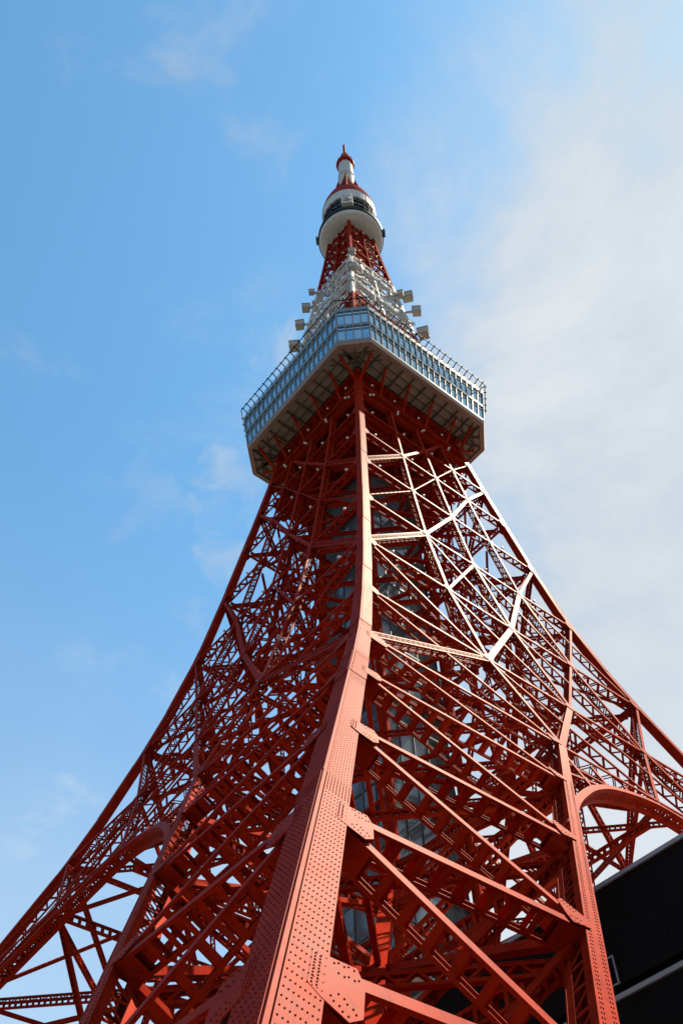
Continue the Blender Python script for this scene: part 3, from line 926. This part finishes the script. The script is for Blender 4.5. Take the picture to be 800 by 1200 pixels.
# ------------------------------------------------------------------ upper tower
UK = np.array([150., 165, 181, 194, 205, 211, 222, 237, 247])
UD = np.array([15.2, 13.8, 12.2, 10.7, 9.4, 8.7, 7.5, 6.1, 5.4])
def du_(z): return float(np.interp(z, UK, UD))
ULV = [153.6, 161, 168.5, 176, 183, 190, 197, 204, 211, 218.5, 226, 233, 239, 244.5]
def ucol(z): return WHITE if 182.9 < z < 211 else RED
def UPt(s, z, off=0.0):
    d = du_(z); return Vector((s * d, -(1 - s) * d, z)) + NH * off
ub = []
for k in range(len(ULV) - 1):
    z0, z1 = ULV[k], ULV[k+1]; zm = (z0 + z1) / 2; m_ = ucol(zm); L_ = (z1 - z0)
    b = MB()
    p, q = UPt(0, z0), UPt(0, z1)
    u = (q - p).normalized()
    b.bar(p, q, TS, 0.72, NH, 0.72); ub.append(b.build('upper_leg', m_, tower))
    b = MB(); b.bar(UPt(0.5, z0, 0.05), UPt(0.5, z1, 0.05), TS, 0.34, NH, 0.34); ub.append(b.build('upper_column', m_, tower))
    for s0, s1 in ((0, 0.5), (0.5, 1)):
        b = MB(); p, q = UPt(s0, z1, 0.18), UPt(s1, z1, 0.18); ax = (q - p).normalized()
        b.bar(p + ax * 0.3, q - ax * 0.2, ZU, 0.36, NH, 0.3)
        ub.append(b.build('upper_girder', m_, tower))
        for fl_, of in ((0, 0.1), (1, -0.02)):
            b = MB()
            zz = (z0, z1) if fl_ else (z1, z0)
            p, q = UPt(s0, zz[0], of), UPt(s1, zz[1], of); ax = (q - p).normalized()
            member(b, p + ax * 0.4, q - ax * 0.4, NH, 0.38, 0.5, 'zig', lace=0.14, lip=0)
            ub.append(b.build('upper_brace', m_, tower))
    # inner diagonals
    b = MB(); p, q = UPt(0.5, z1, -0.2), UPt(0.5, z1, -0.2); q = Vector((-q.x, q.y, q.z))
    b.bar(p, q, ZU, 0.3, Vector((0, 1, 0)), 0.3)
    p2, q2 = UPt(0.5, z0, -0.3), UPt(0.5, z1, -0.3); q2 = Vector((-q2.x, q2.y, q2.z))
    u = (q2 - p2).normalized(); b.bar(p2, q2, u.cross(Vector((0, 1, 0))).normalized(), 0.25, Vector((0, 1, 0)), 0.25)
    ub.append(b.build('upper_tie', m_, tower))
for o in ub:
    for k in (1, 2, 3): rot_copy(o, k)
b = MB(); b.prism([Vector((0, -2.6, 153.6)), Vector((2.6, 0, 153.6)), Vector((0, 2.6, 153.6)), Vector((-2.6, 0, 153.6))], ZU * 90); b.build('upper_stair_tube', RED, tower)
# white galleries with rails in the white zone
for z in (190.5, 204.5):
    b = MB(); d = du_(z) + 0.85; di = du_(z) + 0.1
    for k in range(4):
        Rz = Matrix.Rotation(k * math.pi / 2, 3, 'Z')
        n0, n1 = Rz @ Vector((0, -1, 0)), Rz @ Vector((1, 0, 0))
        b.prism([n0 * d + ZU * z, n1 * d + ZU * z, n1 * di + ZU * z, n0 * di + ZU * z], ZU * 0.10)
        ax = (n1 - n0).normalized(); nn = (n0 + n1).normalized()
        for hh in (0.6, 1.2): b.bar(n0 * d + ZU * (z + hh) + ax * 0.1, n1 * d + ZU * (z + hh) - ax * 0.1, ZU, 0.08, nn, 0.08)
        for i in range(13): 
            p = n0 * d + (n1 - n0) * d * (i + 0.5) / 13 + ZU * (z + 0.22)
            b.bar(p, p + ZU * 1.0, ax, 0.08, nn, 0.08)
    b.build('gallery', WHITE, tower)
# dish antennas on the galleries
rd = random.Random(11)
for z in (182.0, 187.5, 193.0, 198.0, 203.0, 208.5):
    d = du_(z) + 0.9
    for k in (0, 3):
        Rz = Matrix.Rotation(k * math.pi / 2, 3, 'Z')
        for i in range(3):
            s = (i + rd.uniform(0.1, 0.9)) / 3
            p = Rz @ Vector((s * d, -(1 - s) * d, z + rd.uniform(0.6, 1.6)))
            ax = (Rz @ NH) + ZU * rd.uniform(-0.2, 0.1) + Rz @ TS * rd.uniform(-0.5, 0.5)
            r = rd.uniform(0.28, 0.62)
            b = MB(); b.lathe([(r * 0.35, 0), (r * 0.95, 0.35 * r), (r, 0.45 * r), (r, 0.75 * r), (r * 0.96, 0.78 * r)], 16, p, ax)
            b.bar(p - ax.normalized() * 0.7, p + ax.normalized() * 0.1, ZU, 0.25, Rz @ TS, 0.25)
            b.build('dish_antenna', WHITE if rd.random() < 0.75 else ANTGREY, tower, smooth=False)
for i in range(22):
    z = rd.uniform(183, 209); s = rd.random(); k = rd.choice((0, 3))
    Rz = Matrix.Rotation(k * math.pi / 2, 3, 'Z'); d = du_(z) + 0.9
    p = Rz @ Vector((s * d, -(1 - s) * d, z)); b = MB()
    L_ = rd.uniform(1.5, 3.5); X = Rz @ TS; N_ = Rz @ NH
    b.bar(p, p + ZU * L_, X, 0.16, N_, 0.16); b.bar(p + ZU * 0.3, p + ZU * 0.3 - N_ * 1.0, X, 0.12, ZU, 0.12); b.bar(p + ZU * L_ * 0.7, p + ZU * L_ * 0.7 - N_ * 1.0, X, 0.12, ZU, 0.12)
    b.build('pole_antenna', WHITE if i % 3 else ANTGREY, tower)
# box-shaped relay antennas sticking out at the corners
for p, sx, sz in (((-11.4, 0, 204.8), 2.5, 2.6), ((-12.7, 0, 196.2), 2.6, 2.8), ((-13.7, 0, 186.0), 3.0, 2.6),
                  ((11.9, 0, 204.6), 3.2, 2.4), ((13.3, 0, 196.6), 2.6, 3.0), ((13.8, 0, 185.4), 3.2, 3.0),
                  ((0.3, -9.4, 211.6), 2.3, 1.9), ((0.2, -10.6, 199.5), 2.2, 2.4), ((-9.8, -2.5, 207.5), 1.8, 1.6), ((10.2, -2.6, 201.0), 1.8, 2.2)):
    b = MB(); P = Vector(p)
    rz = rng.uniform(-0.15, 0.15)
    sx *= 0.70; sz *= 0.74
    b.box(P, sx, sx * 0.85, sz, rz)
    b.box(P + Vector((0, 0, sz / 2 + 0.08)), sx * 1.12, sx * 0.95, 0.14, rz)
    inward = Vector((-P.x, -P.y, 0)).normalized()
    b.bar(P + inward * sx * 0.4, P + inward * (sx * 0.5 + 2.0), ZU, 0.4, inward.cross(ZU), 0.4)
    b.box(P - Vector((0, 0, sz / 2 + 0.1)), sx * 0.8, sx * 0.7, 0.2, rz)
    b.build('relay_antenna', ANTGREY, tower)

# ------------------------------------------------------------------ top deck (round)
td = MB()
td.lathe([(5.2, 242.2), (7.7, 242.35), (8.15, 242.8), (8.3, 243.6)], 48)
top = td.build('top_deck', WHITE, tower, smooth=True)
b = MB(); b.lathe([(8.3, 243.61), (8.55, 243.7), (8.55, 245.4), (8.2, 245.6), (7.0, 245.7)], 48); b.build('gallery_rim', DARKSTEEL, top)
b = MB(); b.lathe([(6.9, 245.6), (6.95, 257.6)], 48); b.build('window_band', DARKGLASS, top)
b = MB()
for i in range(24):
    a = 2 * math.pi * (i + 0.5) / 24; c_ = Vector((math.cos(a), math.sin(a), 0)); t_ = Vector((-c_.y, c_.x, 0))
    b.bar(c_ * 7.05 + ZU * 245.8, c_ * 7.1 + ZU * 257.4, t_, 0.16, c_, 0.24)
for z in (248.6, 251.6, 254.6):
    b.lathe([(7.0, z), (7.18, z + 0.02), (7.18, z + 0.22), (7.0, z + 0.24)], 48)
b.build('window_bars', DARKSTEEL, top)
b = MB(); b.lathe([(7.0, 257.3), (7.35, 257.4), (7.35, 263.2), (7.0, 263.4)], 48)
for i in range(16):
    a = 2 * math.pi * i / 16; c_ = Vector((math.cos(a), math.sin(a), 0)); t_ = Vector((-c_.y, c_.x, 0))
    b.bar(c_ * 7.37 + ZU * 257.6, c_ * 7.37 + ZU * 263.1, t_, 0.12, c_, 0.1)
b.build('upper_wall', WHITE, top)
b = MB(); b.lathe([(7.3, 263.0), (7.5, 263.2), (7.1, 266.5), (6.3, 270.5), (5.2, 274.0), (3.6, 276.5), (2.0, 278.0)], 48); b.build('dome_roof', RED, top)
b = MB(); b.box((0, -7.6, 251.8), 3.0, 1.3, 5.2); b.box((0, -7.9, 255.0), 2.4, 1.2, 1.2); b.lathe([(0.8, 0), (0.9, 0.5), (0.7, 0.9)], 14, (0, -8.3, 251.5), Vector((0, -1, 0.1))); b.build('equipment_housing', WHITE, top)
for sg in (-1, 1):
    b = MB(); b.box((sg * 8.75, -0.5, 245.0), 0.7, 1.8, 1.5, 0); b.box((sg * 8.8, -0.5, 246.1), 0.4, 1.0, 0.5); b.build('side_pod', MULLION, top)
# lattice cone and mast
mast = MB()
for k in range(4):
    Rz = Matrix.Rotation(k * math.pi / 2, 3, 'Z'); c_ = Rz @ Vector((0, -1, 0)); t_ = Rz @ Vector((1, 0, 0))
    mast.bar(c_ * 5.0 + ZU * 273.5, c_ * 2.2 + ZU * 294, t_, 0.5, c_, 0.5)
    for i in range(6):
        z0, z1 = 273 + i * 3.4, 276.4 + i * 3.4
        r0_, r1_ = 5.0 - 2.8 * (z0 - 273.5) / 20.5, 5.0 - 2.8 * (z1 - 273.5) / 20.5
        p, q = c_ * r0_ + ZU * z0, t_ * r1_ + ZU * z1; u = (q - p).normalized(); w_ = u.cross((c_ + t_).normalized()).normalized()
        mast.bar(p, q, w_, 0.3, u.cross(w_), 0.2)
        p, q = t_ * r0_ + ZU * z0, c_ * r1_ + ZU * z1; u = (q - p).normalized(); w_ = u.cross((c_ + t_).normalized()).normalized()
        mast.bar(p, q, w_, 0.3, u.cross(w_), 0.24)
mo = mast.build('antenna_mast', RED, tower)
b = MB(); b.lathe([(2.35, 270), (2.3, 292), (2.05, 313.8)], 12)
for i in range(12):
    a = 2 * math.pi * (i + 0.5) / 12; c_ = Vector((math.cos(a), math.sin(a), 0)); t_ = Vector((-c_.y, c_.x, 0))
    b.bar(c_ * 2.34 + ZU * 272, c_ * 2.08 + ZU * 313, t_, 0.28, c_, 0.25)
for z in (296.0,): b.lathe([(2.2, z), (2.5, z + 0.05), (2.5, z + 0.3), (2.2, z + 0.35)], 16)
b.build('mast_cylinder', WHITE, mo)
b = MB(); b.lathe([(2.1, 308.2), (2.9, 308.8), (2.9, 310.2), (2.45, 310.6), (2.2, 313.5), (1.7, 316.5), (1.2, 319.6), (0.7, 320.4), (0.45, 321), (0.38, 331.2), (0.16, 332.6)], 14); b.build('mast_tip', RED, mo)
b = MB()
for i in range(8):
    a = 2 * math.pi * i / 8; c_ = Vector((math.cos(a), math.sin(a), 0)); t_ = Vector((-c_.y, c_.x, 0))
    b.bar(c_ * 2.85 + ZU * 310, c_ * 2.9 + ZU * 311.6, t_, 0.12, c_, 0.12)
b.build('mast_railing', RED, mo)

# ------------------------------------------------------------------ lamp globes on the lattice
gm = MB()
gm.lathe([(0.05, -0.20), (0.12, -0.16), (0.19, -0.07), (0.20, 0.02), (0.16, 0.11), (0.09, 0.17), (0.02, 0.20)], 10)
gme = None
def globe(p):
    global gme
    if gme is None:
        o = gm.build('lamp_globe', GLOBE, tower, smooth=True); gme = o.data
    else: o = link('lamp_globe', gme, tower)
    o.location = p
for mir in (1, -1):
    for z in UP[2:]:
        for i in ((0, 1, 2, 3) if z > 90 else (0, 2)):
            s = (sCol(chain[i], z) + sCol(chain[i+1], z)) / 2 - 0.05
            p = FP(s, z + 0.75, 0.45); globe((p.x * mir, p.y, p.z))
    for z in (134.0, 138.6):
        for s in (0.1, 0.32, 0.56, 0.8):
            p = FP(s, z + 0.3, 0.85); globe((p.x * mir, p.y, p.z))
    for z in ULV[8:]:
        for s in (0.2, 0.5, 0.8):
            p = UPt(s, z + 0.4, 0.5); globe((p.x * mir, p.y, p.z))

# ------------------------------------------------------------------ the dark block under the arch
bl = thing('dark_building', 'black windowless block with pale roof edge under the tower arch', 'building', (0, 0, 0))
c_ = 40.0; HT = 25.9
e1 = Vector((1, -1, 0)) / S2; e2 = Vector((1, 1, 0)) / S2     # along the wall, into the block
base = -e2 * (c_ / S2)
def BP(a, b_, z): return base + e1 * a + e2 * b_ + ZU * z
b = MB(); b.prism([BP(14, 0.3, 0), BP(110, 0.3, 0), BP(110, 22, 0), BP(14, 22, 0)], ZU * (HT - 0.3)); b.build('wall_core', BLACKWALL, bl)
k = 0
for zz0, zz1 in ((0, 10.4), (10.5, 20.9), (21.5, HT - 0.19)):
    a = 14.0
    while a < 110:
        pb = MB(); pb.prism([BP(a + 0.01, 0, zz0), BP(min(a + 4.0, 110) - 0.01, 0, zz0), BP(min(a + 4.0, 110) - 0.01, 0, zz1), BP(a + 0.01, 0, zz1)], e2 * 0.27)
        pb.build('wall_panel', BLACKWALL, bl); a += 4.0
b = MB(); b.prism([BP(13.9, -0.12, HT - 0.19), BP(110, -0.12, HT - 0.19), BP(110, 22, HT - 0.19), BP(13.9, 22, HT - 0.19)], ZU * 0.19); b.build('roof_coping', COPING, bl)
b = MB(); b.prism([BP(13.95, -0.10, 20.93), BP(110, -0.10, 20.93), BP(110, 0.3, 20.93), BP(13.95, 0.3, 20.93)], ZU * 0.2); b.build('wall_band', COPING, bl)
b = MB()
fa, fz = 42.45, 21.55
for p, q in (((fa, fz), (fa + 0.65, fz)), ((fa + 0.65, fz), (fa + 0.65, fz + 1.15)), ((fa + 0.65, fz + 1.15), (fa, fz + 1.15)), ((fa, fz + 1.15), (fa, fz))):
    P_, Q_ = BP(p[0], -0.05, p[1]), BP(q[0], -0.05, q[1]); u = (Q_ - P_).normalized()
    b.bar(P_, Q_ + u * 0.04, e2.cross(u), 0.05, e2, 0.08)
b.build('hatch_frame', COPING, bl)
